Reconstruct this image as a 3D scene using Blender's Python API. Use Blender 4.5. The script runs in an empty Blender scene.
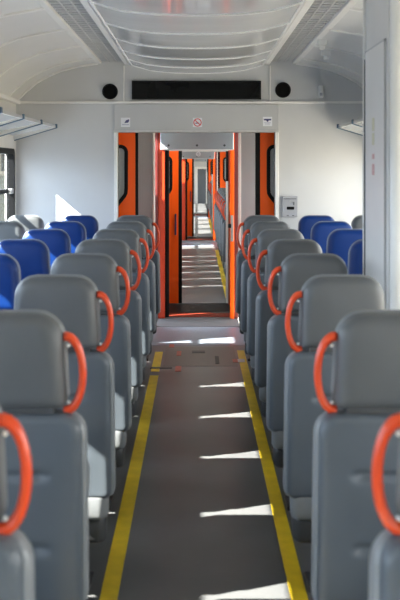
import bpy, bmesh, math, random
from mathutils import Vector, Matrix
random.seed(3)
sc = bpy.context.scene
COL = sc.collection
F, PX, PY, H = 871.0, 197.0, 167.0, 1.64        # focal length in pixels, principal point, eye height
PI = math.pi

# ------------------------------------------------------------------ materials
def mat(name, color, rough=0.5, metal=0.0, spec=0.5, var=0.0, scale=20.0, bump=0.0, bscale=200.0, coat=0.0, stretch=None):
    m = bpy.data.materials.new(name); m.use_nodes = True
    nt = m.node_tree; b = nt.nodes['Principled BSDF']
    b.inputs['Base Color'].default_value = (*color, 1)
    b.inputs['Roughness'].default_value = rough
    b.inputs['Metallic'].default_value = metal
    b.inputs['Specular IOR Level'].default_value = spec
    b.inputs['Coat Weight'].default_value = coat
    tc = nt.nodes.new('ShaderNodeTexCoord')
    src = tc.outputs['Object']
    if stretch:
        mp = nt.nodes.new('ShaderNodeMapping'); mp.inputs['Scale'].default_value = stretch
        nt.links.new(src, mp.inputs['Vector']); src = mp.outputs['Vector']
    if var > 0:
        n = nt.nodes.new('ShaderNodeTexNoise'); n.inputs['Scale'].default_value = scale; n.inputs['Detail'].default_value = 5
        nt.links.new(src, n.inputs['Vector'])
        r = nt.nodes.new('ShaderNodeValToRGB')
        r.color_ramp.elements[0].position = 0.3; r.color_ramp.elements[1].position = 0.7
        r.color_ramp.elements[0].color = (*[c * (1 - var) for c in color], 1)
        r.color_ramp.elements[1].color = (*[min(1, c * (1 + var)) for c in color], 1)
        nt.links.new(n.outputs['Fac'], r.inputs['Fac']); nt.links.new(r.outputs['Color'], b.inputs['Base Color'])
    if bump > 0:
        n2 = nt.nodes.new('ShaderNodeTexNoise'); n2.inputs['Scale'].default_value = bscale; n2.inputs['Detail'].default_value = 3
        nt.links.new(src, n2.inputs['Vector'])
        bp = nt.nodes.new('ShaderNodeBump'); bp.inputs['Strength'].default_value = bump; bp.inputs['Distance'].default_value = 0.002
        nt.links.new(n2.outputs['Fac'], bp.inputs['Height']); nt.links.new(bp.outputs['Normal'], b.inputs['Normal'])
    return m

def glass(name, tint, opac, rough=0.05):
    m = bpy.data.materials.new(name); m.use_nodes = True
    nt = m.node_tree; b = nt.nodes['Principled BSDF']; out = nt.nodes['Material Output']
    b.inputs['Base Color'].default_value = (*tint, 1); b.inputs['Roughness'].default_value = rough
    t = nt.nodes.new('ShaderNodeBsdfTransparent'); t.inputs['Color'].default_value = (0.93, 0.95, 0.95, 1)
    mx = nt.nodes.new('ShaderNodeMixShader'); mx.inputs['Fac'].default_value = opac
    nt.links.new(t.outputs[0], mx.inputs[1]); nt.links.new(b.outputs[0], mx.inputs[2]); nt.links.new(mx.outputs[0], out.inputs['Surface'])
    return m

M = {}
M['vinyl'] = mat('grey vinyl', (0.086, 0.093, 0.100), 0.42, var=0.06, scale=6, bump=0.25, bscale=350)
M['vinyl_light'] = mat('grey vinyl rim', (0.20, 0.213, 0.226), 0.38, var=0.05, scale=8, bump=0.2, bscale=350)
M['vinyl_back'] = mat('slate grey vinyl', (0.078, 0.094, 0.113), 0.40, var=0.06, scale=6, bump=0.25, bscale=350)
M['blue'] = mat('blue vinyl', (0.001, 0.029, 0.165), 0.45, spec=0.3, var=0.08, scale=6, bump=0.25, bscale=350)
M['blue_rim'] = mat('pale seat rim', (0.22, 0.25, 0.32), 0.4, var=0.05, scale=8)
M['shell'] = mat('dark seat shell', (0.045, 0.048, 0.052), 0.5, var=0.1, scale=15)
M['leg'] = mat('painted steel', (0.05, 0.052, 0.056), 0.45, metal=0.3, var=0.1, scale=12)
M['ring'] = mat('orange handle plastic', (0.66, 0.058, 0.008), 0.32, var=0.05, scale=10, coat=0.2)
M['white_plastic'] = mat('white plastic', (0.72, 0.72, 0.70), 0.4, var=0.03, scale=20)
M['wall'] = mat('pale grey laminate', (0.56, 0.565, 0.57), 0.36, var=0.03, scale=3, bump=0.05, bscale=120)
M['wall_side'] = mat('warm grey side panel', (0.62, 0.61, 0.58), 0.4, var=0.03, scale=3)
M['header'] = mat('header panel grey', (0.50, 0.505, 0.51), 0.36, var=0.03, scale=3)
M['vault'] = mat('ceiling laminate', (0.68, 0.675, 0.655), 0.30, var=0.03, scale=2)
M['trim'] = mat('white aluminium trim', (0.78, 0.77, 0.74), 0.32, var=0.03, scale=6)
M['alu'] = mat('brushed aluminium', (0.62, 0.62, 0.61), 0.32, metal=0.6, var=0.05, scale=30)
M['diff'] = mat('diffuser plastic', (0.54, 0.545, 0.55), 0.15, var=0.05, scale=1.2, stretch=(1, 4, 1), coat=0.3)
M['rib'] = mat('diffuser rib', (0.85, 0.85, 0.85), 0.25, var=0.02, scale=8)
M['grille'] = mat('grille grey', (0.42, 0.425, 0.43), 0.4, var=0.04, scale=12)
M['dark'] = mat('black rubber', (0.005, 0.005, 0.0055), 0.5, spec=0.15, var=0.15, scale=30)
M['screen'] = mat('black display glass', (0.004, 0.0045, 0.0045), 0.25, spec=0.15, var=0.2, scale=4)
M['mesh'] = mat('loudspeaker mesh', (0.004, 0.004, 0.004), 0.7, spec=0.1, var=0.3, scale=500)
M['orange'] = mat('orange door paint', (0.95, 0.112, 0.004), 0.36, spec=0.25, var=0.04, scale=3)
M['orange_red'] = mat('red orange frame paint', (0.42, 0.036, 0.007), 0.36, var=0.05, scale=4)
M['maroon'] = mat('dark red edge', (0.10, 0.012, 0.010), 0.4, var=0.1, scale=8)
M['vest'] = mat('vestibule grey', (0.33, 0.365, 0.385), 0.34, var=0.04, scale=4)
M['sill_red'] = mat('worn red sill paint', (0.16, 0.022, 0.010), 0.65, spec=0.2, var=0.15, scale=20)
M['sill'] = mat('ribbed threshold steel', (0.065, 0.067, 0.070), 0.6, metal=0.0, spec=0.3, var=0.1, scale=60, stretch=(0.1, 1, 1))
M['handle_dark'] = mat('indigo handle', (0.035, 0.02, 0.09), 0.35, var=0.1, scale=20)
M['yellow'] = mat('yellow floor paint', (0.74, 0.52, 0.014), 0.5, var=0.10, scale=14)
M['hatch'] = mat('floor hatch lino', (0.135, 0.125, 0.118), 0.45, var=0.15, scale=60)
M['red_mark'] = mat('dull red paint', (0.42, 0.10, 0.07), 0.5, var=0.1, scale=40)
M['steel'] = mat('steel fitting', (0.45, 0.45, 0.45), 0.3, metal=0.8, var=0.05, scale=40)
M['cab'] = mat('cabinet grey', (0.64, 0.63, 0.61), 0.33, var=0.03, scale=3)
M['cab_panel'] = mat('cabinet side panel', (0.70, 0.68, 0.66), 0.36, var=0.03, scale=4)
M['sign_white'] = mat('sign white', (0.78, 0.79, 0.82), 0.45, var=0.02, scale=60)
M['sign_navy'] = mat('sign navy', (0.03, 0.035, 0.13), 0.5, var=0.1, scale=60)
M['sign_pale'] = mat('sign pale print', (0.42, 0.43, 0.55), 0.5, var=0.1, scale=60)
M['sign_red'] = mat('sign red', (0.60, 0.06, 0.07), 0.5, var=0.05, scale=60)
M['panel_grey'] = mat('intercom grey', (0.36, 0.365, 0.39), 0.4, var=0.05, scale=30)
M['faint_red'] = mat('faded red print', (0.62, 0.36, 0.35), 0.5, var=0.05, scale=60)
M['faint_yellow'] = mat('faded yellow print', (0.62, 0.60, 0.44), 0.5, var=0.05, scale=60)
M['blue_edge'] = mat('dark blue edge trim', (0.07, 0.13, 0.20), 0.35, var=0.05, scale=20)
M['shelf'] = mat('rack panel', (0.60, 0.62, 0.62), 0.22, var=0.03, scale=5)
M['pale_floor'] = mat('pale blue vestibule lino', (0.15, 0.175, 0.22), 0.34, var=0.12, scale=40)
M['grey_door'] = mat('grey far door', (0.11, 0.125, 0.145), 0.3, var=0.05, scale=4)
M['pane'] = glass('window glass', (0.5, 0.55, 0.56), 0.10)
M['door_pane'] = glass('door glass', (0.50, 0.53, 0.54), 0.90, 0.12)

M['out_green'] = mat('grey green render', (0.016, 0.020, 0.017), 0.8, spec=0.1, var=0.1, scale=2)
M['out_dark'] = mat('dark recess', (0.003, 0.003, 0.003), 0.8, spec=0.1, var=0.1, scale=2)
M['out_cream'] = mat('cream render', (0.050, 0.046, 0.036), 0.8, spec=0.1, var=0.08, scale=2)
M['fill_glow'] = mat('added fill glow', (0.8, 0.8, 0.78), 0.4)  # glow of the added fill panels in the gangways
_b = M['fill_glow'].node_tree.nodes['Principled BSDF']; _b.inputs['Emission Color'].default_value = (1, .95, .86, 1); _b.inputs['Emission Strength'].default_value = 22
def floor_mat():
    m = mat('speckled grey floor lino', (0.085, 0.084, 0.083), 0.36, spec=0.5)
    nt = m.node_tree; b = nt.nodes['Principled BSDF']
    tc = nt.nodes.new('ShaderNodeTexCoord')
    a = nt.nodes.new('ShaderNodeTexNoise'); a.inputs['Scale'].default_value = 2.2; a.inputs['Detail'].default_value = 4
    c = nt.nodes.new('ShaderNodeTexNoise'); c.inputs['Scale'].default_value = 420; c.inputs['Detail'].default_value = 2
    nt.links.new(tc.outputs['Object'], a.inputs['Vector']); nt.links.new(tc.outputs['Object'], c.inputs['Vector'])
    mx = nt.nodes.new('ShaderNodeMath'); mx.operation = 'MULTIPLY_ADD'; mx.inputs[1].default_value = 0.55
    nt.links.new(c.outputs['Fac'], mx.inputs[0]); 
    hf = nt.nodes.new('ShaderNodeMath'); hf.operation = 'MULTIPLY'; hf.inputs[1].default_value = 0.45
    nt.links.new(a.outputs['Fac'], hf.inputs[0]); nt.links.new(hf.outputs[0], mx.inputs[2])
    r = nt.nodes.new('ShaderNodeValToRGB')
    r.color_ramp.elements[0].position = 0.35; r.color_ramp.elements[0].color = (0.080, 0.083, 0.089, 1)
    r.color_ramp.elements[1].position = 0.65; r.color_ramp.elements[1].color = (0.140, 0.143, 0.148, 1)
    nt.links.new(mx.outputs[0], r.inputs['Fac']); nt.links.new(r.outputs['Color'], b.inputs['Base Color'])
    return m
M['floor'] = floor_mat()

# ------------------------------------------------------------------ mesh helpers
class MB:
    def __init__(s): s.bm = bmesh.new(); s.smooth = False
    def box(s, x0, x1, y0, y1, z0, z1, bevel=0.0, seg=2):
        r = bmesh.ops.create_cube(s.bm, size=1.0)
        vs = r['verts']
        for v in vs:
            v.co = Vector(((x0 + x1) / 2 + v.co.x * (x1 - x0), (y0 + y1) / 2 + v.co.y * (y1 - y0), (z0 + z1) / 2 + v.co.z * (z1 - z0)))
        if bevel > 0:
            es = list({e for v in vs for e in v.link_edges})
            bmesh.ops.bevel(s.bm, geom=es, offset=bevel, segments=seg, profile=0.5, affect='EDGES')
        return s
    def prism(s, pts, axis, a0, a1):
        """extrude a 2D outline; axis 'y': pts are (x,z); 'x': pts are (y,z); 'z': pts are (x,y)"""
        def co(p, a):
            return {'y': (p[0], a, p[1]), 'x': (a, p[0], p[1]), 'z': (p[0], p[1], a)}[axis]
        A = [s.bm.verts.new(co(p, a0)) for p in pts]; B = [s.bm.verts.new(co(p, a1)) for p in pts]
        n = len(pts)
        s.bm.faces.new(A); s.bm.faces.new(list(reversed(B)))
        for i in range(n): s.bm.faces.new((A[i], B[i], B[(i + 1) % n], A[(i + 1) % n]))
        return s
    def plate_hole(s, outer, inner, y0, y1):
        """plate in the XZ plane with a hole, extruded from y0 to y1"""
        es = []
        for loop in (outer, inner):
            vs = [s.bm.verts.new((p[0], y0, p[1])) for p in loop]
            for i in range(len(vs)): es.append(s.bm.edges.new((vs[i], vs[(i + 1) % len(vs)])))
        r = bmesh.ops.triangle_fill(s.bm, use_beauty=True, use_dissolve=False, edges=es)
        fs = [g for g in r['geom'] if isinstance(g, bmesh.types.BMFace)]
        e = bmesh.ops.extrude_face_region(s.bm, geom=fs)
        for v in [g for g in e['geom'] if isinstance(g, bmesh.types.BMVert)]: v.co.y = y1
        return s
    def ring_band(s, outer, inner, y0, y1):
        n = len(outer); L = []
        for loop, y in ((outer, y0), (inner, y0), (inner, y1), (outer, y1)):
            L.append([s.bm.verts.new((p[0], y, p[1])) for p in loop])
        for k in range(4):
            a, b = L[k], L[(k + 1) % 4]
            for i in range(n): s.bm.faces.new((a[i], a[(i + 1) % n], b[(i + 1) % n], b[i]))
        return s
    def tube(s, pts, r, n=10, caps=True):
        pts = [Vector(p) for p in pts]; rings = []
        rr = r if isinstance(r, (list, tuple)) else [r] * len(pts)
        up = None
        for i, p in enumerate(pts):
            t = (pts[min(i + 1, len(pts) - 1)] - pts[max(i - 1, 0)]).normalized()
            if up is None:
                up = Vector((0, 0, 1)) if abs(t.z) < 0.9 else Vector((0, 1, 0))
            a = (up - t * up.dot(t)).normalized(); b = t.cross(a); up = a
            rings.append([s.bm.verts.new(p + (a * math.cos(2 * PI * k / n) + b * math.sin(2 * PI * k / n)) * rr[i]) for k in range(n)])
        for i in range(len(rings) - 1):
            for k in range(n): s.bm.faces.new((rings[i][k], rings[i][(k + 1) % n], rings[i + 1][(k + 1) % n], rings[i + 1][k]))
        if caps: s.bm.faces.new(list(reversed(rings[0]))); s.bm.faces.new(rings[-1])
        return s
    def sphere(s, c, r, sx=1, sy=1, sz=1):
        g = bmesh.ops.create_uvsphere(s.bm, u_segments=12, v_segments=8, radius=r)
        for v in g['verts']: v.co = Vector((c[0] + v.co.x * sx, c[1] + v.co.y * sy, c[2] + v.co.z * sz))
        return s
    def disc(s, cx, cz, r, y0, y1, n=36):
        return s.prism([(cx + r * math.cos(2 * PI * k / n), cz + r * math.sin(2 * PI * k / n)) for k in range(n)], 'y', y0, y1)
    def sheet(s, prof, y0, y1, thick=0.0):
        """surface swept along y from a profile of (x,z) points; thick goes upwards"""
        A = [s.bm.verts.new((p[0], y0, p[1])) for p in prof]; B = [s.bm.verts.new((p[0], y1, p[1])) for p in prof]
        A2 = [s.bm.verts.new((p[0], y0, p[1] + thick)) for p in prof]; B2 = [s.bm.verts.new((p[0], y1, p[1] + thick)) for p in prof]
        n = len(prof)
        for i in range(n - 1):
            s.bm.faces.new((A[i], A[i + 1], B[i + 1], B[i])); s.bm.faces.new((A2[i], B2[i], B2[i + 1], A2[i + 1]))
            s.bm.faces.new((A[i], A2[i], A2[i + 1], A[i + 1])); s.bm.faces.new((B[i], B[i + 1], B2[i + 1], B2[i]))
        s.bm.faces.new((A[0], B[0], B2[0], A2[0])); s.bm.faces.new((A[-1], A2[-1], B2[-1], B[-1]))
        return s
    def pad(s, hw0, hw1, z0, z1, rt, rb, y0, y1, eb, nx=20, nz=22, rear=None, bulge=0.0):
        """rounded upholstered slab: half width hw0 (bottom) to hw1 (top); rear surface y0, front y1; eb edge rounding"""
        def hw(z):
            t = (z - z0) / (z1 - z0); w = hw0 + (hw1 - hw0) * t
            if z > z1 - rt:
                q = min(1, (z - (z1 - rt)) / rt); w = w - rt + rt * math.sqrt(max(0, 1 - q * q))
            elif z < z0 + rb:
                q = min(1, ((z0 + rb) - z) / rb); w = w - rb + rb * math.sqrt(max(0, 1 - q * q))
            return w
        def sdf(x, z):
            t = (z - z0) / (z1 - z0); w = hw0 + (hw1 - hw0) * t
            r = rt if z > (z0 + z1) / 2 else rb
            zc, hz = (z0 + z1) / 2, (z1 - z0) / 2
            qx, qz = abs(x) - w + r, abs(z - zc) - hz + r
            return -(math.hypot(max(qx, 0), max(qz, 0)) + min(max(qx, qz), 0) - r)
        zs = []
        for i in range(nz + 1):
            t = i / nz; zs.append(z0 + (z1 - z0) * (0.5 - 0.5 * math.cos(PI * t)) * 0.75 + (z1 - z0) * t * 0.25)
        us = [math.sin(PI / 2 * (2 * i / nx - 1)) * 0.8 + (2 * i / nx - 1) * 0.2 for i in range(nx + 1)]
        def edge(e):
            e = max(0, min(eb, e)); q = 1 - e / eb
            return eb * (1 - math.sqrt(max(0, 1 - q * q)))
        G = []
        for side in (0, 1):
            rows = []
            for z in zs:
                row = []
                for u in us:
                    x = u * hw(z); e = sdf(x, z); o = edge(e)
                    bl = bulge * max(0, 1 - (x / max(hw0, hw1)) ** 2) * max(0, 1 - ((z - (z0 + z1) / 2) / ((z1 - z0) / 2)) ** 2)
                    y = (y0 + o - bl) if side == 0 else (y1 - o + bl)
                    if side == 0 and rear: y += rear(x, z)
                    row.append(s.bm.verts.new((x, y, z)))
                rows.append(row)
            G.append(rows)
        for side in (0, 1):
            for i in range(nz):
                for j in range(nx):
                    f = (G[side][i][j], G[side][i][j + 1], G[side][i + 1][j + 1], G[side][i + 1][j])
                    s.bm.faces.new(f if side == 0 else tuple(reversed(f)))
        def loop(g): return g[0][:-1] + [r[-1] for r in g[:-1]] + list(reversed(g[-1]))[:-1] + [r[0] for r in reversed(g)][:-1]
        A, B = loop(G[0]), loop(G[1])
        for i in range(len(A)):
            k = (i + 1) % len(A); s.bm.faces.new((A[k], A[i], B[i], B[k]))
        s.smooth = True
        return s
    def build(s, name, m, parent=None, world=True, loc=None):
        off = Vector((0, 0, 0))
        if parent is not None and world: off = parent.matrix_basis.translation.copy() if parent.parent is None else parent.parent.matrix_basis.translation.copy()
        if loc is not None: off = Vector(loc)
        if off.length > 0:
            for v in s.bm.verts: v.co -= off
        bmesh.ops.recalc_face_normals(s.bm, faces=s.bm.faces[:])
        me = bpy.data.meshes.new(name); s.bm.to_mesh(me); s.bm.free()
        if s.smooth:
            for p in me.polygons: p.use_smooth = True
        me.materials.append(m if not isinstance(m, str) else M[m])
        o = bpy.data.objects.new(name, me); COL.objects.link(o)
        if parent is not None: o.parent = parent
        if loc is not None: o.location = loc
        return o

def smooth_by_angle(o, deg=40):
    me = o.data
    for p in me.polygons: p.use_smooth = True
    try: me.set_sharp_from_angle(angle=math.radians(deg))
    except Exception: pass
    return o
def struct(o): o['kind'] = 'structure'; return o
def thing(name, label, cat, loc, group=None):
    o = bpy.data.objects.new(name, None); COL.objects.link(o); o.location = loc; o.empty_display_size = 0.1
    o['label'] = label; o['category'] = cat
    if group: o['group'] = group
    return o
def tag(o, label, cat, group=None):
    o['label'] = label; o['category'] = cat
    if group: o['group'] = group
    return o
def XZ(x, y, d): return ((x - PX) * d / F, H + (PY - y) * d / F)

# ------------------------------------------------------------------ the saloon shell
W = 1.66
Y0, YW = -3.0, 8.0
half = [(1.662, 2.246), (1.58, 2.325), (1.47, 2.42), (1.36, 2.480), (1.24, 2.531), (1.12, 2.560), (1.01, 2.578), (0.914, 2.595)]
left = [(-x, z) for x, z in half]; right = list(reversed(half))
PROF = left + [(-0.90, 2.66), (0.90, 2.66)] + right
FLOOR0, FLOOR1 = Y0, 8.0
struct(MB().box(-W - .1, W + .1, Y0, 8.0, -0.06, 0.0).build('floor', 'floor'))
ce = struct(smooth_by_angle(MB().sheet(PROF, Y0, 8.06, 0.05).build('ceiling', 'vault'), 30))

WIN_Z = (0.80, 1.785)
WINS_L = [(-2.4, -0.5), (-0.2, 1.72), (2.02, 4.33), (4.47, 6.28), (6.66, 7.89)]
def side_wall(name, sx, y0, y1, wins, zt, z0=WIN_Z[0], z1=WIN_Z[1], m='wall_side', th=0.08):
    b = MB(); xa, xb = (sx * W, sx * (W + th)) if sx > 0 else (sx * (W + th), sx * W)
    ys = [y0] + [v for w in wins for v in w] + [y1]
    b.box(xa, xb, y0, y1, 0, z0); b.box(xa, xb, y0, y1, z1, zt)
    for i in range(0, len(ys), 2): b.box(xa, xb, ys[i], ys[i + 1], z0, z1)
    return struct(b.build(name, m))
side_wall('wall_left', -1, Y0, 8.06, WINS_L, 2.25)
side_wall('wall_right', 1, Y0, 8.06, WINS_L, 2.25)
struct(MB().prism([(-W, 0), (W, 0)] + [(x, z) for x, z in reversed(PROF)], 'y', Y0 - .06, Y0).build('wall_back', 'wall'))
WN = [0]
def window(sx, y0, y1, z0, z1, sash=True, wx=1.66):
    W = wx
    WN[0] += 1
    root = bpy.data.objects.new(f'window_{WN[0]}', None); COL.objects.link(root); root.location = (sx * (W + .03), (y0 + y1) / 2, z0); struct(root)
    def rr(a, r, n=5):
        o = []
        for cx, cz, st in ((y1 - a - r, z1 - a - r, 0), (y0 + a + r, z1 - a - r, 90), (y0 + a + r, z0 + a + r, 180), (y1 - a - r, z0 + a + r, 270)):
            for k in range(n + 1):
                t = math.radians(st + 90 * k / n); o.append((cx + r * math.cos(t), cz + r * math.sin(t)))
        return o
    b = MB(); A, B = rr(-0.02, 0.06), rr(0.03, 0.05)
    n = len(A); L = []
    for loop, x in ((A, sx * (W - .008)), (B, sx * (W - .008)), (B, sx * (W + .06)), (A, sx * (W + .06))):
        L.append([b.bm.verts.new((x, p[0], p[1])) for p in loop])
    for k in range(4):
        for i in range(n): b.bm.faces.new((L[k][i], L[k][(i + 1) % n], L[(k + 1) % 4][(i + 1) % n], L[(k + 1) % 4][i]))
    b.build('window_gasket', 'dark', root)
    xs = sorted((sx * (W + .035), sx * (W + .042)))
    MB().box(xs[0], xs[1], y0 + .02, y1 - .02, z0 + .02, z1 - .02).build('window_pane', 'pane', root)
    if sash:
        xs = sorted((sx * (W + .015), sx * (W + .055)))
        MB().box(xs[0], xs[1], y0 + .02, y1 - .02, 1.405, 1.445, .006).build('sash_bar', 'dark', root)
        xs = sorted((sx * (W - .02), sx * (W + .015)))
        if sx < 0: MB().box(xs[0], xs[1], y1 - .16, y1 - .09, 1.40, 1.45, .008).build('sash_latch', 'steel', root)
    return root
for sx in (-1, 1):
    for a, c in WINS_L: window(sx, a, c, *WIN_Z)

# vault ribs and cove trims
tn = [0]
def trim(b, m='trim', smooth=False):
    tn[0] += 1; o = b.build(f'trim_{tn[0]}', m)
    return struct(smooth_by_angle(o, 45) if smooth else o)
for y in (7.62, 6.82, 6.02, 5.22, 4.42, 3.62, 2.82):
    for sx in (-1, 1):
        pr = [(sx * x, z - .012) for x, z in half]
        if sx > 0: pr = list(reversed(pr))
        trim(MB().sheet(pr, y - .016, y + .016, 0.012), 'trim', True)
for sx in (-1, 1):      # cove moulding between wall and vault, rail at the vault's upper edge
    trim(MB().box(*sorted((sx * 1.662, sx * 1.615)), Y0, 7.99, 2.215, 2.25, .008), 'trim')
    trim(MB().box(*sorted((sx * 0.925, sx * 0.875)), Y0, 7.99, 2.588, 2.615, .006), 'trim')
# arch moulding on the end wall
for sx in (-1, 1):
    pr = [(sx * (x - .006), z - .014) for x, z in half]
    if sx > 0: pr = list(reversed(pr))
    trim(MB().sheet(pr, 7.955, 8.0, 0.016), 'trim', True)

# central convex light cover
lt = thing('ceiling_light_cover', 'long convex glossy ceiling light cover with white ribs above the aisle', 'ceiling light', (0, 4.0, 2.5))
half_b = [(0.612, 2.578), (0.54, 2.556), (0.43, 2.526), (0.30, 2.510), (0.2, 2.503), (0.1, 2.500), (0, 2.499)]
BEL = [(-x, z) for x, z in half_b] + [(x, z) for x, z in reversed(half_b[:-1])]
RIBS = [7.985, 7.52, 6.95, 6.30, 5.62, 4.92, 4.20, 3.45]
ys = RIBS + [2.6]
for i in range(len(RIBS)):
    smooth_by_angle(MB().sheet(BEL, ys[i + 1] + .006, ys[i] - .006, 0.008).build('diffuser_panel', 'diff', lt), 50)
    smooth_by_angle(MB().sheet([(x, z - .007) for x, z in BEL], ys[i] - .011, ys[i] + .011, 0.014).build('rib', 'rib', lt), 50)
for sx in (-1, 1):
    MB().box(*sorted((sx * 0.668, sx * 0.612)), 2.6, 7.99, 2.578, 2.66, .01).build('side_rail', 'trim', lt)
    MB().box(*sorted((sx * 0.606, sx * 0.590)), 2.6, 7.98, 2.566, 2.584, .004).build('edge_bead', 'rib', lt)

# ventilation grilles either side of the light cover
for sx, nm in ((-1, 'left'), (1, 'right')):
    g = thing('ventilation_grille', f'long slatted grey ventilation grille {nm} of the ceiling light cover', 'vent', (sx * .81, 4.0, 2.58), 'ceiling ventilation grilles')
    MB().box(*sorted((sx * .885, sx * .67)), 2.6, 7.99, 2.628, 2.658).build('backing', 'grille', g)
    b = MB()
    y = 2.65
    while y < 7.97:
        b.box(*sorted((sx * .872, sx * .672)), y, y + .035, 2.604, 2.626); y += 0.085
    b.build('slats', 'header', g)
    for k in range(2):
        x = sx * (.735 + k * .07)
        MB().box(x - .004, x + .004, 2.6, 7.99, 2.600, 2.608).build('bar', 'alu', g)

# ------------------------------------------------------------------ end wall with the wide doorway
op_l, op_r, op_t = -0.726, 0.714, 1.957
out = [(-W, 0), (-W, 2.246)] + PROF[1:-1] + [(W, 2.246), (W, 0), (op_r, 0), (op_r, op_t), (op_l, op_t), (op_l, 0)]
struct(MB().prism(out, 'y', 8.0, 8.06).build('wall_end', 'wall'))
trim(MB().box(-W, W, 7.975, 8.0, 2.222, 2.244, .005), 'trim')
trim(MB().box(op_l - .036, op_l, 7.98, 8.07, 0, op_t, .006), 'trim')
trim(MB().box(op_r, op_r + .036, 7.98, 8.07, 0, op_t, .006), 'trim')
trim(MB().box(op_l - .035, op_r + .035, 7.985, 8.0, op_t + .012, 2.215, .004), 'header')
trim(MB().box(op_l - .045, op_r + .045, 7.978, 8.07, op_t, op_t + .02, .004), 'alu')
for px in (124, 270): 
    x = (px - PX) * 8 / F; trim(MB().box(x - .006, x + .006, 7.99, 8.0, 2.244, 2.57, .002), 'trim')

# things fixed on the end wall
def wall_pt(x, y, d=7.985): return XZ(x, y, d)
x0, z0 = wall_pt(132, 99.5); x1, z1 = wall_pt(261, 81)
dp = thing('display_panel', 'long black passenger information display above the doorway', 'display', ((x0 + x1) / 2, 8.0, (z0 + z1) / 2))
MB().ring_band([(x0, z0), (x1, z0), (x1, z1), (x0, z1)], [(x0 + .012, z0 + .012), (x1 - .012, z0 + .012), (x1 - .012, z1 - .012), (x0 + .012, z1 - .012)], 7.965, 8.0).build('frame', 'dark', dp)
MB().box(x0 + .008, x1 - .008, 7.975, 7.998, z0 + .008, z1 - .008).build('screen', 'screen', dp)
for px, py, nm in ((110, 91.5, 'left'), (283, 90, 'right')):
    cx, cz = wall_pt(px, py)
    s = thing('wall_loudspeaker', f'round black loudspeaker in the end wall, {nm} of the display', 'loudspeaker', (cx, 8.0, cz), 'end wall loudspeakers')
    smooth_by_angle(MB().disc(cx, cz, .062, 7.984, 7.999).build('mesh_cover', 'mesh', s))
    n = 36
    o = [(cx + .072 * math.cos(2 * PI * k / n), cz + .072 * math.sin(2 * PI * k / n)) for k in range(n)]
    i_ = [(cx + .060 * math.cos(2 * PI * k / n), cz + .060 * math.sin(2 * PI * k / n)) for k in range(n)]
    smooth_by_angle(MB().ring_band(o, i_, 7.978, 7.999).build('rim', 'dark', s))
cx, cz = wall_pt(320.5, 92)
sn = thing('wall_sensor', 'small white sensor box high on the right of the end wall', 'sensor', (cx, 8.0, cz))
MB().box(cx - .024, cx + .024, 7.945, 8.0, cz - .055, cz + .055, .012, 3).build('housing', 'white_plastic', sn)
MB().box(cx - .012, cx + .012, 7.940, 7.947, cz - .038, cz - .01, .003).build('lens', 'panel_grey', sn)

FY = 7.985   # face of the header panel
def sticker(px, py, w, label):
    cx, cz = wall_pt(px, py)
    t = thing('door_sticker', label, 'sticker', (cx, FY, cz))
    MB().box(cx - w / 2, cx + w / 2, FY - .002, FY, cz - w / 2, cz + w / 2).build('backing', 'sign_white', t)
    return t, cx, cz
t, cx, cz = sticker(125.5, 122.3, .085, 'square white sticker with slanted navy emblem above the doorway')
MB().prism([(cx - .012, cz - .008), (cx + .004, cz + .018), (cx + .032, cz + .028), (cx + .034, cz + .012), (cx + .024, cz - .004), (cx + .004, cz - .006)], 'y', FY - .0035, FY - .002).build('emblem', 'sign_navy', t)
MB().box(cx - .032, cx + .032, FY - .0033, FY - .002, cz - .026, cz - .018).build('text_line', 'sign_pale', t)
t, cx, cz = sticker(197.5, 122.5, .085, 'white no smoking sticker with red ring above the doorway')
n = 32
MB().ring_band([(cx + .038 * math.cos(2 * PI * k / n), cz + .038 * math.sin(2 * PI * k / n)) for k in range(n)],
               [(cx + .029 * math.cos(2 * PI * k / n), cz + .029 * math.sin(2 * PI * k / n)) for k in range(n)], FY - .0035, FY - .002).build('red_ring', 'sign_red', t)
MB().box(cx - .022, cx + .016, FY - .003, FY - .002, cz - .010, cz - .002).build('cigarette', 'sign_navy', t)
MB().prism([(cx - .026, cz + .018), (cx - .020, cz + .024), (cx + .026, cz - .018), (cx + .020, cz - .024)], 'y', FY - .0038, FY - .0025).build('red_bar', 'sign_red', t)
t, cx, cz = sticker(267.5, 121.5, .085, 'square white sticker with navy T-shaped symbol above the doorway')
MB().box(cx - .034, cx + .034, FY - .0035, FY - .002, cz + .010, cz + .024).build('camera_body', 'sign_navy', t)
MB().prism([(cx - .012, cz + .010), (cx + .012, cz + .010), (cx + .003, cz - .004), (cx - .003, cz - .004)], 'y', FY - .0035, FY - .002).build('camera_mount', 'sign_navy', t)
b = MB(); b.box(cx - .030, cx + .030, FY - .0033, FY - .002, cz - .014, cz - .009); b.box(cx - .022, cx + .022, FY - .0033, FY - .002, cz - .026, cz - .021); b.build('text_lines', 'sign_pale', t)

# intercom panel
xa, za = wall_pt(282, 217, 8.0); xb, zb = wall_pt(297.3, 196, 8.0)
ic = thing('intercom_panel', 'small grey intercom panel on the end wall right of the doorway', 'intercom', ((xa + xb) / 2, 8.0, za))
MB().box(xa, xb, 7.975, 8.0, za, zb, .004).build('face_plate', 'panel_grey', ic)
MB().box(xa + .01, xb - .01, 7.972, 7.976, zb - .028, zb - .022).build('slot', 'shell', ic)
ccx = (xa + xb) / 2 + .005; ccz = za + .083
MB().box(ccx - .034, ccx + .034, 7.968, 7.976, ccz - .014, ccz + .014, .006).build('speech_grille', 'dark', ic)
MB().disc(ccx, ccz + .06, .010, 7.968, 7.976, 16).build('button', 'steel', ic)
MB().box(ccx + .026, ccx + .034, 7.966, 7.976, ccz + .028, ccz + .058).build('key_switch', 'shell', ic)
MB().box(ccx - .035, ccx - .015, 7.972, 7.976, za + .012, za + .018).build('mark', 'shell', ic)
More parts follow.
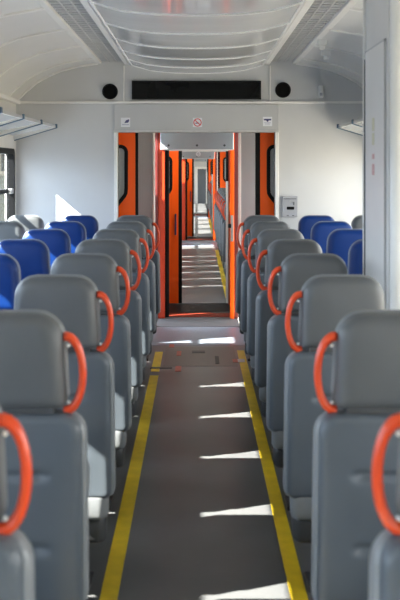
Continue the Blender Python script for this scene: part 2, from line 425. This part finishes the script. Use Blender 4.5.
MB().box(ccx + .015, ccx + .035, 7.972, 7.976, za + .012, za + .018).build('mark', 'shell', ic)

# ------------------------------------------------------------------ luggage racks
def rack(sx, ends, label):
    xi, xo = sx * 1.29, sx * 1.655
    t = thing('luggage_rack', label, 'luggage rack', (sx * 1.65, ends[0], 1.93), 'luggage racks on the side walls')
    zi, zo = 2.012, 1.935
    for i in range(len(ends) - 1):
        a, c = ends[i + 1] + .03, ends[i] - .03
        MB().prism([(xi, zi), (xo, zo), (xo, zo - .012), (xi, zi - .012)], 'y', a, c).build('shelf_panel', 'shelf', t)
        MB().box(*sorted((xi - sx * .012, xi + sx * .006)), a, c, zi - .018, zi + .004).build('front_edge', 'alu', t)
    for y in ends:
        br = MB().prism([(xi - sx * .01, zi + .014), (xo, zo + .022), (xo, zo - .05), (xi - sx * .01, zi - .016)], 'y', y - .010, y + .010).build('bracket', 'white_plastic', t)
        MB().prism([(xi - sx * .01, zi - .016), (xo, zo - .05), (xo, zo - .058), (xi - sx * .01, zi - .024)], 'y', y - .011, y + .011).build('edge_strip', 'blue_edge', br)
        MB().box(*sorted((xi - sx * .022, xi - sx * .006)), y - .02, y + .02, zi - .022, zi + .018, .004).build('end_cap', 'blue_edge', br)
    return t
rack(-1, [7.90, 7.15, 6.41, 5.67, 4.93], 'pale luggage rack with dark blue end caps on the left wall')
rack(1, [7.90, 7.15, 6.41, 5.67], 'pale luggage rack with dark blue end caps on the right wall')

# small white clips on the right vault
for px, py, d, wd in ((322, 36, 6.5, 'nearer'), (326, 45, 6.95, 'further')):
    x, z = XZ(px, py, d)
    # find the vault height at x
    for (xa_, za_), (xb_, zb_) in zip(half[:-1], half[1:]):
        if xb_ <= x <= xa_: z = za_ + (zb_ - za_) * (xa_ - x) / (xa_ - xb_)
    c = thing('ceiling_clip', f'small white plastic clip on the right ceiling vault, {wd} of the two', 'clip', (x, d, z))
    MB().box(x - .035, x + .035, d - .03, d + .03, z - .050, z + .004, .006).build('clip_base', 'white_plastic', c)
    MB().box(x - .02, x + .02, d - .018, d + .018, z - .075, z - .046, .005).build('clip_lug', 'white_plastic', c)

# ------------------------------------------------------------------ floor markings and hatch fittings
YL = {'left': (-0.336, 0.068), 'right': (0.389, 0.064)}
for nm, (xc, w) in YL.items():
    b = MB()
    if nm == 'left': b.box(xc - w / 2, xc + w / 2, -1, 6.85, 0, .002); b.box(xc - w / 2, xc + w / 2, 6.98, 7.72, 0, .002)
    else: b.box(xc - w / 2, xc + w / 2, -1, 7.78, 0, .002)
    tag(b.build('floor_line', 'yellow', loc=(xc, 3.5, 0)), f'yellow painted line on the floor along the {nm} side of the aisle', 'floor line', 'yellow aisle lines')
for nm, (xc, w) in YL.items():
    b = MB().box(xc - w / 2, xc + w / 2, 10.9, 17.2, 0, .002)
    tag(b.build('floor_line', 'yellow', loc=(xc, 14, 0)), f'yellow line on the next carriage floor, {nm} side, seen through the doorway', 'floor line', 'yellow aisle lines')
b = MB().box(.357, .421, 20.9, 27.3, 0, .002)
tag(b.build('floor_line', 'yellow', loc=(.389, 24, 0)), 'distant yellow line on the third carriage floor', 'floor line', 'yellow aisle lines')

def FL(x, y): d = F * H / (y - PY); return ((x - PX) * d / F, d)
def floor_rect(b, px0, px1, y0, y1, h=.003):
    xa, da = FL(px0, y1); xb, _ = FL(px1, y1); _, db = FL(px0, y0)
    b.box(xa, xb, da, db, 0, h); return b
hx = thing('floor_hatch', 'brownish inspection hatch with metal fittings in the aisle before the doorway', 'floor hatch', (0.02, 7.3, 0))
xa, _ = FL(163, 366); 
MB().box(-.28, .335, 7.17, 7.93, 0, .0015).build('hatch_plate', 'hatch', hx)
floor_rect(MB(), 192, 205, 351, 353.2, .004).build('pull_slot', 'shell', hx)
floor_rect(MB(), 176.5, 181, 351.5, 356, .004).build('latch', 'red_mark', hx)
floor_rect(MB(), 215.5, 219.5, 356.5, 364, .004).build('hinge', 'sill', hx)
floor_rect(MB(), 169, 174, 344.5, 347.5, .004).build('latch', 'red_mark', hx)
hy = thing('floor_latch', 'dark floor pull with red square at the left of the aisle', 'floor latch', (-.25, 7.0, 0))
floor_rect(MB(), 150, 172, 367.4, 369, .004).build('pull_bar', 'shell', hy)
floor_rect(MB(), 175, 181, 366.5, 371.5, .004).build('catch', 'red_mark', hy)
hz = thing('floor_latch', 'steel floor pull with red end at the right yellow line', 'floor latch', (.3, 7.3, 0))
floor_rect(MB(), 233, 238, 359.5, 362.5, .004).build('catch', 'red_mark', hz)
floor_rect(MB(), 238, 245, 359.5, 362.5, .005).build('pull_bar', 'steel', hz)

# ------------------------------------------------------------------ seats
def rear_quilt(x, z):
    y = 0.0
    for zq in (0.80, 0.60):
        # shallow crease between two tufted points
        t = max(0.0, min(1.0, (0.105 - abs(x)) / 0.02))
        y += 0.008 * t * math.exp(-((z - zq) / 0.010) ** 2)
        y += 0.012 * math.exp(-(((abs(x) - 0.088) / 0.022) ** 2 + ((z - zq) / 0.016) ** 2))
    return y
SM = {}
def seat_meshes():
    def q(key, b): 
        o = b.build(key, 'vinyl'); me = o.data; bpy.data.objects.remove(o); SM[key] = me
    q('headrest', MB().pad(.160, .147, .972, 1.235, .075, .02, .008, .115, .035, 20, 22, None, .006))
    q('dark_gap_post', MB().box(-.13, .13, .022, .080, .93, 1.0, .004))  # wide dark post added to put shade into the gap below the headrest
    q('piping', MB().pad(.166, .153, .988, 1.240, .080, .02, .062, .082, .009, 20, 22))
    q('backrest', MB().pad(.211, .203, .425, .962, .055, .03, 0.0, .075, .022, 30, 120, rear_quilt, .008))
    q('back_rim', MB().pad(.219, .212, .420, .958, .062, .03, .032, .105, .018, 20, 22))
    def cush(z0, z1, hw, ya, yb, eb):
        b = MB().pad(hw, hw, -1, 1, .4, .4, 0, 1, .3, 4, 4) if False else MB()
        b.box(-hw, hw, ya, yb, z0, z1, eb, 4); b.smooth = True; return b
    def tilt(b, k):
        for v in b.bm.verts: v.co.z += k * max(0, v.co.y) * (1 if v.co.z > .40 else .6)
        return b
    def taper(b, w0, w1, y1):
        for v in b.bm.verts: v.co.x *= 1 + (w1 / w0 - 1) * max(0, min(1, v.co.y / y1))
        return b
    def slab(z0, z1, w0, w1, ya, yb, eb, k, hump=0.0, low=False):
        b = MB(); N = 10
        prof = [(-w0, ya), (w0, ya), (w1, yb), (-w1, yb)]
        b.prism(prof, 'z', z0, z1)
        cuts = [.06, .09, .12, .15, .18, .3, .45]
        for c in cuts: bmesh.ops.bisect_plane(b.bm, geom=b.bm.verts[:] + b.bm.edges[:] + b.bm.faces[:], plane_co=(0, c, 0), plane_no=(0, 1, 0))
        es = [e for e in b.bm.edges if abs(e.verts[0].co.z - e.verts[1].co.z) > .01 and e.calc_face_angle(0) > .5]
        bmesh.ops.bevel(b.bm, geom=es, offset=.04, segments=5, profile=.5, affect='EDGES')
        es = [e for e in b.bm.edges if abs(e.verts[0].co.z - e.verts[1].co.z) < .001 and e.calc_face_angle(0) > .5]
        bmesh.ops.bevel(b.bm, geom=es, offset=eb, segments=4, profile=.5, affect='EDGES')
        for v in b.bm.verts:
            t = max(0, min(1, (v.co.y - .07) / .09)); t = t * t * (3 - 2 * t)
            if not (low and v.co.z < (z0 + z1) / 2): v.co.z += k * max(0, v.co.y) + hump * t
        b.smooth = True; return b
    q('cushion_aisle', slab(.345, .450, .200, .152, .0, .652, .024, .12, .115))  # hump and length shaped to block low sun between the left rows
    q('cushion_low', slab(.345, .450, .200, .150, .0, .60, .024, .05))
    q('cushion_wide', slab(.345, .450, .205, .203, .0, .672, .024, .12, .10))  # front widened to stop sun slipping between neighbouring seats
    q('under_shell', slab(.258, .350, .190, .140, .015, .665, .020, .12, .09, True))  # underside kept flat to block sun below the raised cushion front
    b = MB().box(-.03, .03, .21, .29, .02, .30, .008); b.box(-.11, .11, .18, .32, 0, .022, .006); q('leg', b)
    for sx, k in ((1, 'ring_l'), (-1, 'ring_r')):
        pts = []; rr = []
        for i in range(25):
            t = math.radians(-90 + 180 * i / 24)
            c, s_ = math.cos(t), math.sin(t)
            x = .152 + .052 * (abs(c) ** 0.85); z = 1.066 - .103 * s_
            pts.append((sx * x, .055, z)); rr.append(.0105 + .003 * abs(s_) ** 6)
        b = MB().tube(pts, rr, 12); b.smooth = True; q(k, b)
        for zz, nm in ((1.145, 'a'), (.987, 'b')):
            b = MB().sphere((sx * .166, .047, zz), .0052, 1, 1, 1); b.smooth = True; q(k + nm, b)
seat_meshes()
def setm(me, m):
    c = me.copy(); c.materials.clear(); c.materials.append(M[m]); return c
MS = {k: {'vinyl': v} for k, v in SM.items()}
def mesh(key, m):
    if m not in MS[key]: MS[key][m] = setm(SM[key], m)
    return MS[key][m]
def add(name, me, parent, label=None):
    o = bpy.data.objects.new(name, me); COL.objects.link(o); o.parent = parent
    if label: o['label'] = label
    return o
def make_seat(color, ring=None, cushion='cushion_wide'):
    r = bpy.data.objects.new('train_seat', None); COL.objects.link(r); r.empty_display_size = .1
    rim = 'vinyl_light' if color == 'vinyl' else 'blue_rim'
    h = add('headrest', mesh('headrest', color), r); add('piping', mesh('piping', rim), h)
    add('dark_gap_post', mesh('dark_gap_post', 'shell'), r)
    add('backrest', mesh('backrest', 'vinyl_back' if color == 'vinyl' else color), r)
    add('back_rim', mesh('back_rim', rim), r)
    add('seat_cushion', mesh(cushion, 'vinyl_light' if color == 'vinyl' else color), r)
    add('under_shell', mesh('under_shell', 'shell'), r); add('leg', mesh('leg', 'leg'), r)
    if ring:
        g = add('ring_handle', mesh(ring, 'ring'), r, 'orange ring handle')
        add('bolt', mesh(ring + 'a', 'white_plastic'), g); add('bolt', mesh(ring + 'b', 'white_plastic'), g)
    return r
def copy_tree(o, parent=None):
    c = o.copy(); COL.objects.link(c); c.parent = parent
    for ch in list(o.children): copy_tree(ch, c)
    return c
PROTO = {'left': make_seat('vinyl', 'ring_l', 'cushion_aisle'), 'near': make_seat('vinyl', 'ring_l', 'cushion_low'), 'right': make_seat('vinyl', 'ring_r', 'cushion_low'), 'blue': make_seat('blue'), 'plain': make_seat('vinyl')}
used = set()
def place(kind, x, y, label, group):
    p = PROTO[kind]
    o = copy_tree(p) if kind in used else p
    used.add(kind)
    o.location = (x, y, 0); tag(o, label, 'seat', group)
    return o
D1, P = 2.37, 0.80
ORD = ['', 'nearest the end wall', 'second from the end wall', 'third from the end wall', 'fourth from the end wall', 'fifth from the end wall', 'sixth from the end wall', 'seventh from the end wall', 'closest to the camera']
XA_L, XA_R, XB, XC = -.522, .540, .976, 1.428
for row in range(7, -1, -1):
    y = D1 + P * (row - 1)
    o = ORD[8 - row]
    place('left' if row else 'near', XA_L, y, f'grey seat with orange ring handle left of the aisle, {o}', 'grey aisle seats')
    place('right', XA_R, y, f'grey seat with orange ring handle right of the aisle, {o}', 'grey aisle seats')
    if row >= 1:
        place('blue', -XB, y, f'blue middle seat on the left side, {o}', 'blue middle seats')
        place('plain', -XC, y, f'grey window seat by the left wall, {o}', 'grey window seats')
    if row >= 4:
        place('blue', XB + .022, y, f'blue middle seat on the right side, {o}', 'blue middle seats')
    if row == 7:
        place('plain', XC + .010, y, f'grey window seat by the right wall, {o}', 'grey window seats')
ORD2 = ['first', 'second', 'third', 'fourth', 'fifth', 'sixth', 'seventh', 'eighth']
for k in range(8):
    place('right', XA_R, 11.05 + .8 * k, f'grey seat with ring handle in the next carriage, {ORD2[k]} from its door', 'next carriage seats')
    place('left', XA_L, 11.05 + .8 * k, f'grey left aisle seat in the next carriage, {ORD2[k]} from its door', 'next carriage seats')
for k in range(7):
    place('right', XA_R, 21.2 + .8 * k, f'distant grey seat with ring handle in the third carriage, {ORD2[k]} from its door', 'third carriage seats')

# ------------------------------------------------------------------ tall cabinet on the right
CX, CA, CB = 0.812, 3.62, 4.18
cb = thing('equipment_cabinet', 'tall grey equipment cabinet standing behind the right-hand seats', 'cabinet', (1.2, 3.9, 0))
def vz(x):
    for (xa_, za_), (xb_, zb_) in zip(half[:-1], half[1:]):
        if xb_ <= x <= xa_: return za_ + (zb_ - za_) * (xa_ - x) / (xa_ - xb_)
    return 2.58
xs_ = [CX + .03, .95, 1.1, 1.25, 1.4, 1.55, 1.64]
pr = [(CX + .03, 0), (1.64, 0)] + [(x, vz(x) - .03) for x in reversed(xs_)]
MB().prism(pr, 'y', CA + .02, CB).build('body', 'cab', cb)
b = MB().tube([(CX + .035, CA + .035, 0), (CX + .035, CA + .035, 2.54)], .037, 20); b.smooth = True
smooth_by_angle(b.build('corner_post', 'trim', cb), 50)
MB().box(CX - .002, CX + .03, CA + .065, CB, 0, 2.54, .003).build('side_frame', 'cab', cb)
zt = H + (PY - 46) * 3.9 / F
pn = MB().prism([(CA + .115, .05), (CB - .03, .05), (CB - .03, zt), (CA + .115, zt)], 'x', CX - .010, CX - .001).build('side_panel', 'cab_panel', cb)
MB().box(CX - .013, CX, CB - .027, CB - .012, .05, zt - .03).build('hinge_strip', 'shell', pn)
b = MB(); b.box(CX - .0105, CX - .001, CA + .108, CA + .116, .05, zt + .008); b.box(CX - .0105, CX - .001, CA + .108, CB - .03, zt, zt + .008); b.build('gasket', 'grille', pn)
MB().box(CX - .016, CX - .002, CB - .010, CB + .006, .02, 2.54, .002).build('edge_strip', 'trim', cb)
for y0_, y1_, m in ((118, 131, 'faint_yellow'), (133, 145, 'faint_yellow'), (154, 159, 'faint_red'), (164, 175, 'faint_red')):
    d = 3.96
    MB().box(CX - .0125, CX - .0095, d - .02, d + .02, H + (PY - y1_) * d / F, H + (PY - y0_) * d / F).build('sticker', m, pn)

# ------------------------------------------------------------------ vestibules, doors and the carriages beyond
DN = [0]
def win_shape(x0, x1, z0, z1, cut, side, r=.07, n=6):
    """door window with rounded corners and one slanted lower corner (side +1: the +x corner)"""
    pts = []
    def arc(cx, cz, a, b):
        for k in range(n + 1):
            t = math.radians(a + (b - a) * k / n); pts.append((cx + r * math.cos(t), cz + r * math.sin(t)))
    if side > 0:
        arc(x1 - r, z1 - r, 0, 90); arc(x0 + r, z1 - r, 90, 180); arc(x0 + r, z0 + r, 180, 270)
        pts.append((x1 - cut * .75 - .03, z0)); pts.append((x1 - cut * .75 + .02, z0 + .03)); pts.append((x1 - .02, z0 + cut - .03)); pts.append((x1 - .004, z0 + cut)); pts.append((x1, z0 + cut + .05))
    else:
        arc(x1 - r, z1 - r, 0, 90); arc(x0 + r, z1 - r, 90, 180)
        pts.append((x0, z0 + cut + .05)); pts.append((x0 + .004, z0 + cut)); pts.append((x0 + .02, z0 + cut - .03)); pts.append((x0 + cut * .75 - .02, z0 + .03)); pts.append((x0 + cut * .75 + .03, z0))
        arc(x1 - r, z0 + r, 270, 360)
    return pts
def inset(pts, a):
    n = len(pts); cx = sum(p[0] for p in pts) / n; cz = sum(p[1] for p in pts) / n; o = []
    for i in range(n):
        p, q, r = Vector(pts[i - 1]), Vector(pts[i]), Vector(pts[(i + 1) % n])
        t = (r - p).normalized(); nn = Vector((-t.y, t.x))
        if nn.dot(Vector((cx, cz)) - q) < 0: nn = -nn
        o.append(tuple(q + nn * a))
    return o
def door(x0, x1, z0, z1, y, side, win, edge=.028, handle=None, th=.035, gw=.035, m='orange'):
    """sliding leaf; side = +1 when its closing edge is at x1"""
    DN[0] += 1
    root = bpy.data.objects.new(f'door_{DN[0]}', None); COL.objects.link(root); root.location = ((x0 + x1) / 2, y, z0); struct(root)
    outer = [(x0, z0), (x1, z0), (x1, z1), (x0, z1)]
    ws = win_shape(*win, side)
    MB().plate_hole(outer, inset(ws, gw * .5), y, y + th).build('leaf', m, root)
    MB().ring_band(ws, inset(ws, gw), y - .006, y + th + .006).build('window_gasket', 'dark', root)
    gi = inset(ws, gw * .7)
    MB().prism(gi, 'y', y + th * .4, y + th * .55).build('window_pane', 'door_pane', root)
    xe = (x1, x1 + edge) if side > 0 else (x0 - edge, x0)
    MB().box(*xe, y - .004, y + th + .004, z0, z1, .005).build('rubber_edge', 'dark', root)
    if handle:
        hx_, za_, zb_ = handle
        h = MB().box(hx_ - .011, hx_ + .011, y - .05, y - .03, za_, zb_, .008).build('door_handle', 'handle_dark', root)
        for z in (za_ + .015, zb_ - .015): MB().box(hx_ - .008, hx_ + .008, y - .035, y, z - .012, z + .012).build('handle_mount', 'handle_dark', h)
    return root

def shell_box(y0, y1, wide, zc, floor_m, wall_m, ceil_m, suffix, wins=None):
    struct(MB().box(-wide - .1, wide + .1, y0, y1, -.06, 0).build(f'floor_{suffix}', floor_m))
    struct(MB().box(-wide - .1, wide + .1, y0, y1, zc, zc + .05).build(f'ceiling_{suffix}', ceil_m))
    if wins is None:
        for sx, nm in ((-1, 'left'), (1, 'right')):
            struct(MB().box(*sorted((sx * wide, sx * (wide + .08))), y0, y1, 0, zc).build(f'wall_{nm}_{suffix}', wall_m))

def bulkhead(name, y0, y1, wide, zc, xl, xr, zt, m):
    b = MB(); b.prism([(-wide, 0), (-wide, zc), (wide, zc), (wide, 0), (xr, 0), (xr, zt), (xl, zt), (xl, 0)], 'y', y0, y1)
    return struct(b.build(name, m))

def carriage_end(o, n, leaf=None, slide_r=.575, slide_l=True, frame_l=(-.423, -.347), frame_r=(.358, .400)):
    """the end of a carriage: its vestibule, gangway frame, and the next carriage's door; o is the offset along the train"""
    VW = 1.5
    # vestibule
    struct(MB().box(-VW - .1, VW + .1, 8.0 + o, 8.93 + o, -.06, .001).build(f'floor_vestibule_{n}', 'pale_floor'))
    struct(MB().box(-VW - .1, VW + .1, 8.06 + o, 9.0 + o, 2.14, 2.2).build(f'ceiling_vestibule_{n}', 'vest'))
    for sx, nm in ((-1, 'left'), (1, 'right')):
        b = MB(); xa_, xb_ = sorted((sx * VW, sx * (VW + .08)))
        if sx < 0:
            b.box(xa_, xb_, 8.06 + o, 9.0 + o, 0, 2.14); struct(b.build(f'wall_{nm}_vestibule_{n}', 'vest')); continue
        b.box(xa_, xb_, 8.06 + o, 9.0 + o, 0, .45); b.box(xa_, xb_, 8.06 + o, 9.0 + o, 1.95, 2.14)
        b.box(xa_, xb_, 8.06 + o, 8.2 + o, .45, 1.95); b.box(xa_, xb_, 8.90 + o, 9.0 + o, .45, 1.95)
        struct(b.build(f'wall_{nm}_vestibule_{n}', 'vest'))
        window(sx, 8.18 + o, 8.92 + o, .43, 1.97, False, wx=VW)
    bulkhead(f'wall_gangway_{n}', 8.95 + o, 9.0 + o, VW, 2.14, -.432, .440, 2.08, 'vest')
    for x in (-.455, .432):
        trim(MB().box(x, x + .020, 8.94 + o, 8.955 + o, 0, 2.08, .003), 'trim')
    # threshold plate and sill
    struct(MB().box(-.43, .44, 8.93 + o, 9.50 + o, -.04, .004).build(f'floor_threshold_{n}', 'sill'))
    trim(MB().box(-.43, .44, 9.50 + o, 9.74 + o, -.04, .008), 'sill_red')
    struct(MB().box(-.6, .6, 9.74 + o, 10.46 + o, -.04, .003).build(f'floor_gangway_{n}', 'dark'))
    # gangway frame posts and header
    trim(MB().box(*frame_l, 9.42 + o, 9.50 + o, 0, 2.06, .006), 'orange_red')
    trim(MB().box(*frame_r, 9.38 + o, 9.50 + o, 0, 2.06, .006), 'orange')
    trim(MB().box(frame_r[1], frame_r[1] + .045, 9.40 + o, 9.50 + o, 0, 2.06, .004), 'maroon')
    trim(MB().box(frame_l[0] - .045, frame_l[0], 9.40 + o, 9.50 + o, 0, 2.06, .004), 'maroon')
    trim(MB().box(frame_l[1], frame_l[1] + .043, 9.46 + o, 9.52 + o, 0.008, 1.84, .004), 'dark')
    tn[0] += 1
    root = bpy.data.objects.new(f'trim_{tn[0]}', None); COL.objects.link(root); root.location = (0, 9.3 + o, 1.8); struct(root)
    hb = MB().box(frame_l[0] + .035, frame_r[1] - .012, 9.20 + o, 9.48 + o, 1.822, 2.05, .010, 3).build('header_box', 'vest', root)
    for x in (-.30, 0.0, .29):
        MB().disc(x, 1.868, .012, 9.195 + o, 9.203 + o, 14).build('screw', 'shell', hb)
    # bellows passage
    for sx, nm in ((-1, 'left'), (1, 'right')):
        b = MB(); y = 9.52 + o
        while y < 10.34 + o:
            b.box(*sorted((sx * .50, sx * .60)), y, y + .05, 0, 2.1); b.box(*sorted((sx * .54, sx * .60)), y + .05, y + .08, 0, 2.1); y += .08
        struct(b.build(f'wall_{nm}_bellows_{n}', 'dark'))
    struct(MB().box(-.6, .6, 9.0 + o, 10.46 + o, 2.08, 2.14).build(f'ceiling_gangway_{n}', 'vest'))
    tn[0] += 1
    lr = bpy.data.objects.new(f'trim_{tn[0]}', None); COL.objects.link(lr); lr.location = (0, 9.85 + o, 2.07); struct(lr)  # unseen fill light, added to brighten the gangway and its door leaf
    MB().box(-.33, .33, 9.70 + o, 10.0 + o, 2.055, 2.08, .008).build('fill_housing', 'trim', lr)
    MB().box(-.30, .30, 9.73 + o, 9.97 + o, 2.046, 2.056).build('fill_panel', 'fill_glow', lr)
    bulkhead(f'wall_entry_{n}', 10.44 + o, 10.50 + o, W, 2.45, -.45, .372, 1.850, 'wall')
    trim(MB().box(.345, .372, 10.36 + o, 10.44 + o, 1.47, 1.83, .004), 'dark')
    trim(MB().box(.345, .372, 10.36 + o, 10.44 + o, .02, 1.47, .004), 'trim')  # pale lower length: sunlight on the seal put into its colour
    trim(MB().box(.372, .46, 10.38 + o, 10.44 + o, .0, 2.05, .004), 'orange_red')
    # sliding saloon leaves behind the end wall
    if slide_l:
        door(-1.42, -.5755, .01, 2.0, 8.13 + o, 1, (-1.32, -.644, 1.15, 1.848, .24), gw=.034)
    door(slide_r + .014, 1.42, .01, 2.0, 8.13 + o, -1, (slide_r + .075, 1.32, 1.15, 1.848, .24), edge=.044, gw=.034)
    # door leaf of the next carriage
    if leaf:
        x0, x1, wx = leaf
        door(x0, x1, .016, 1.832, 10.38 + o, 1, (x0 + .1, wx, 1.20, 1.775, .17), edge=.042, handle=((wx + x1) / 2 + .002, .83, 1.085), gw=.036)

carriage_end(0, 1, (-.95, -.221, -.2925))
# metal strike plate and black handle on the right gangway post
st = thing('strike_plate', 'steel lock plate on the right orange gangway post', 'lock plate', (.38, 9.38, 1.0))
MB().box(.362, .392, 9.372, 9.381, .84, 1.12, .002).build('plate', 'steel', st)
MB().box(.334, .368, 9.345, 9.372, .985, 1.03, .006).build('latch_handle', 'dark', st)

def saloon(y0, y1, n, wins):
    shell_box(y0, y1, W, 2.45, 'floor', 'wall', 'vault', f'carriage_{n}', wins)
    side_wall(f'wall_left_carriage_{n}', -1, y0, y1, wins, 2.45)
    side_wall(f'wall_right_carriage_{n}', 1, y0, y1, wins, 2.45)
    for sx in (-1, 1):
        for a, c in wins: window(sx, a, c, *WIN_Z, sash=True)
saloon(10.50, 18.0, 2, [(10.7, 12.2), (12.5, 14.1), (14.4, 16.0), (16.3, 17.8)])
bulkhead('wall_end_carriage_2', 18.0, 18.06, W, 2.45, op_l, op_r, op_t, 'wall')
carriage_end(10.0, 2, (-.9, -.117, -.185), slide_r=.465, frame_l=(-.40, -.262))
cx, cz = 0.03, 1.925
t = thing('door_sticker', 'faint pale sticker on the header beyond the first doorway', 'sticker', (cx, 19.18, cz))
MB().ring_band([(cx + .05 * math.cos(2 * PI * k / n), cz + .05 * math.sin(2 * PI * k / n)) for k in range(n)],
               [(cx + .036 * math.cos(2 * PI * k / n), cz + .036 * math.sin(2 * PI * k / n)) for k in range(n)], 19.19, 19.20).build('ring', 'sign_white', t)
MB().box(cx - .03, cx + .03, 19.19, 19.20, cz - .007, cz + .007).build('bar', 'sign_white', t)
saloon(20.50, 28.0, 3, [(20.7, 22.2), (22.5, 24.1), (24.4, 26.0), (26.3, 27.8)])
bulkhead('wall_end_carriage_3', 28.0, 28.06, W, 2.45, op_l, op_r, op_t, 'wall')
carriage_end(20.0, 3, None, slide_r=.36, slide_l=False)
saloon(30.50, 39.0, 4, [(30.7, 32.2), (32.5, 34.1), (34.4, 36.0), (36.3, 38.0)])
struct(MB().box(-W, W, 39.0, 39.06, 0, 2.45).build('wall_end_carriage_4', 'wall'))
DN[0] += 1
root = bpy.data.objects.new(f'door_{DN[0]}', None); COL.objects.link(root); root.location = (.2, 39, 0); struct(root)
xa, za = XZ(197.6, 203.5, 39); xb, zb = XZ(206, 169, 39)
MB().box(xa, xb, 38.95, 39.0, za, zb, .01).build('leaf', 'grey_door', root)
MB().ring_band([(xa - .12, za - .02), (xb + .09, za - .02), (xb + .09, zb + .10), (xa - .12, zb + .10)], [(xa, za), (xb, za), (xb, zb), (xa, zb)], 38.93, 39.0).build('door_frame', 'trim', root)

# ------------------------------------------------------------------ what stands outside the last left window
ob = thing('platform_building', 'cream and grey green building seen through the far left window', 'building', (-6.5, 27, -1.2))
MB().box(-7.5, -6.5, 20, 40, -1.2, 1.42).build('base_wall', 'out_green', ob)
MB().box(-7.6, -6.6, 20, 40, 1.42, 4.5).build('upper_wall', 'out_dark', ob)
MB().box(-7.0, -6.45, 20, 40, 1.36, 1.50, .01).build('ledge', 'out_cream', ob)
for y in (21.5, 24.5, 27.2, 30.0, 33, 36): MB().box(-6.62, -6.42, y, y + 1.3, 1.45, 4.5, .02).build('pilaster', 'out_cream', ob)
# ------------------------------------------------------------------ light
w = bpy.data.worlds.new('World'); sc.world = w; w.use_nodes = True
nt = w.node_tree; bg = nt.nodes['Background']
tc = nt.nodes.new('ShaderNodeTexCoord'); sp = nt.nodes.new('ShaderNodeSeparateXYZ'); nt.links.new(tc.outputs['Generated'], sp.inputs[0])
def rng(src, a, b):
    m = nt.nodes.new('ShaderNodeMapRange'); m.inputs['From Min'].default_value = a; m.inputs['From Max'].default_value = b
    nt.links.new(src, m.inputs['Value']); return m.outputs['Result']
def mixc(f, a, b):
    m = nt.nodes.new('ShaderNodeMix'); m.data_type = 'RGBA'
    nt.links.new(f, m.inputs[0])
    for s_, v in ((m.inputs[6], a), (m.inputs[7], b)):
        if isinstance(v, tuple): s_.default_value = (*v, 1)
        else: nt.links.new(v, s_)
    return m.outputs[2]
fx = rng(sp.outputs['X'], -0.5, 0.5); fz = rng(sp.outputs['Z'], -0.04, 0.04)
sky = mixc(fx, (0.72, 0.85, 1.03), (0.98, 0.97, 0.96))
gnd = mixc(fx, (0.16, 0.20, 0.25), (0.95, 0.83, 0.66))
nt.links.new(mixc(fz, gnd, sky), bg.inputs['Color']); bg.inputs['Strength'].default_value = 11.0

sl = bpy.data.lights.new('sun', 'SUN'); sl.energy = 66.0; sl.angle = math.radians(0.6); sl.color = (1.0, 0.93, 0.82)
so = bpy.data.objects.new('sun', sl); COL.objects.link(so)
so.rotation_euler = Vector((1.0, 0.39, -0.848)).to_track_quat('-Z', 'Y').to_euler(); so.location = (-6, -2, 6)
def portal(x, y, z, sy, sz, sx):
    l = bpy.data.lights.new('window_portal', 'AREA'); l.shape = 'RECTANGLE'; l.size = sz; l.size_y = sy; l.cycles.is_portal = True
    o = bpy.data.objects.new('window_portal', l); COL.objects.link(o); o.location = (x, y, z); o.rotation_euler = (0, math.radians(90) * sx, 0)
for sx in (-1, 1):
    for a, c in WINS_L: portal(sx * (W + .1), (a + c) / 2, sum(WIN_Z) / 2, c - a, WIN_Z[1] - WIN_Z[0], sx)
    for o in ((0, 10, 20) if sx > 0 else ()): portal(sx * 1.6, 8.55 + o, 1.2, .7, 1.5, sx)
    for y0, y1 in ((10.7, 17.8), (20.7, 27.8), (30.7, 38.0)):
        portal(sx * (W + .1), (y0 + y1) / 2, sum(WIN_Z) / 2, y1 - y0, WIN_Z[1] - WIN_Z[0], sx)

# ------------------------------------------------------------------ camera
cam = bpy.data.cameras.new('camera'); co = bpy.data.objects.new('camera', cam); COL.objects.link(co)
co.location = (0, 0, H); co.rotation_euler = (PI / 2, 0, 0)
cam.sensor_fit = 'AUTO'; cam.sensor_width = 36; cam.lens = F / 600 * 36
cam.shift_x = (200 - PX) / 600; cam.shift_y = -(300 - PY) / 600
cam.clip_start = .05; cam.clip_end = 200
cam.dof.use_dof = True; cam.dof.focus_distance = 8.5; cam.dof.aperture_fstop = 4.2
sc.camera = co
sc.view_settings.view_transform = 'Standard'; sc.view_settings.look = 'None'; sc.view_settings.gamma = 1; sc.view_settings.use_curve_mapping = False
sc.view_settings.exposure = 0.0
sc.cycles.max_bounces = 10; sc.cycles.diffuse_bounces = 6; sc.cycles.glossy_bounces = 4; sc.cycles.transparent_max_bounces = 12
sc.cycles.sample_clamp_indirect = 6.0
sc.cycles.use_denoising = True
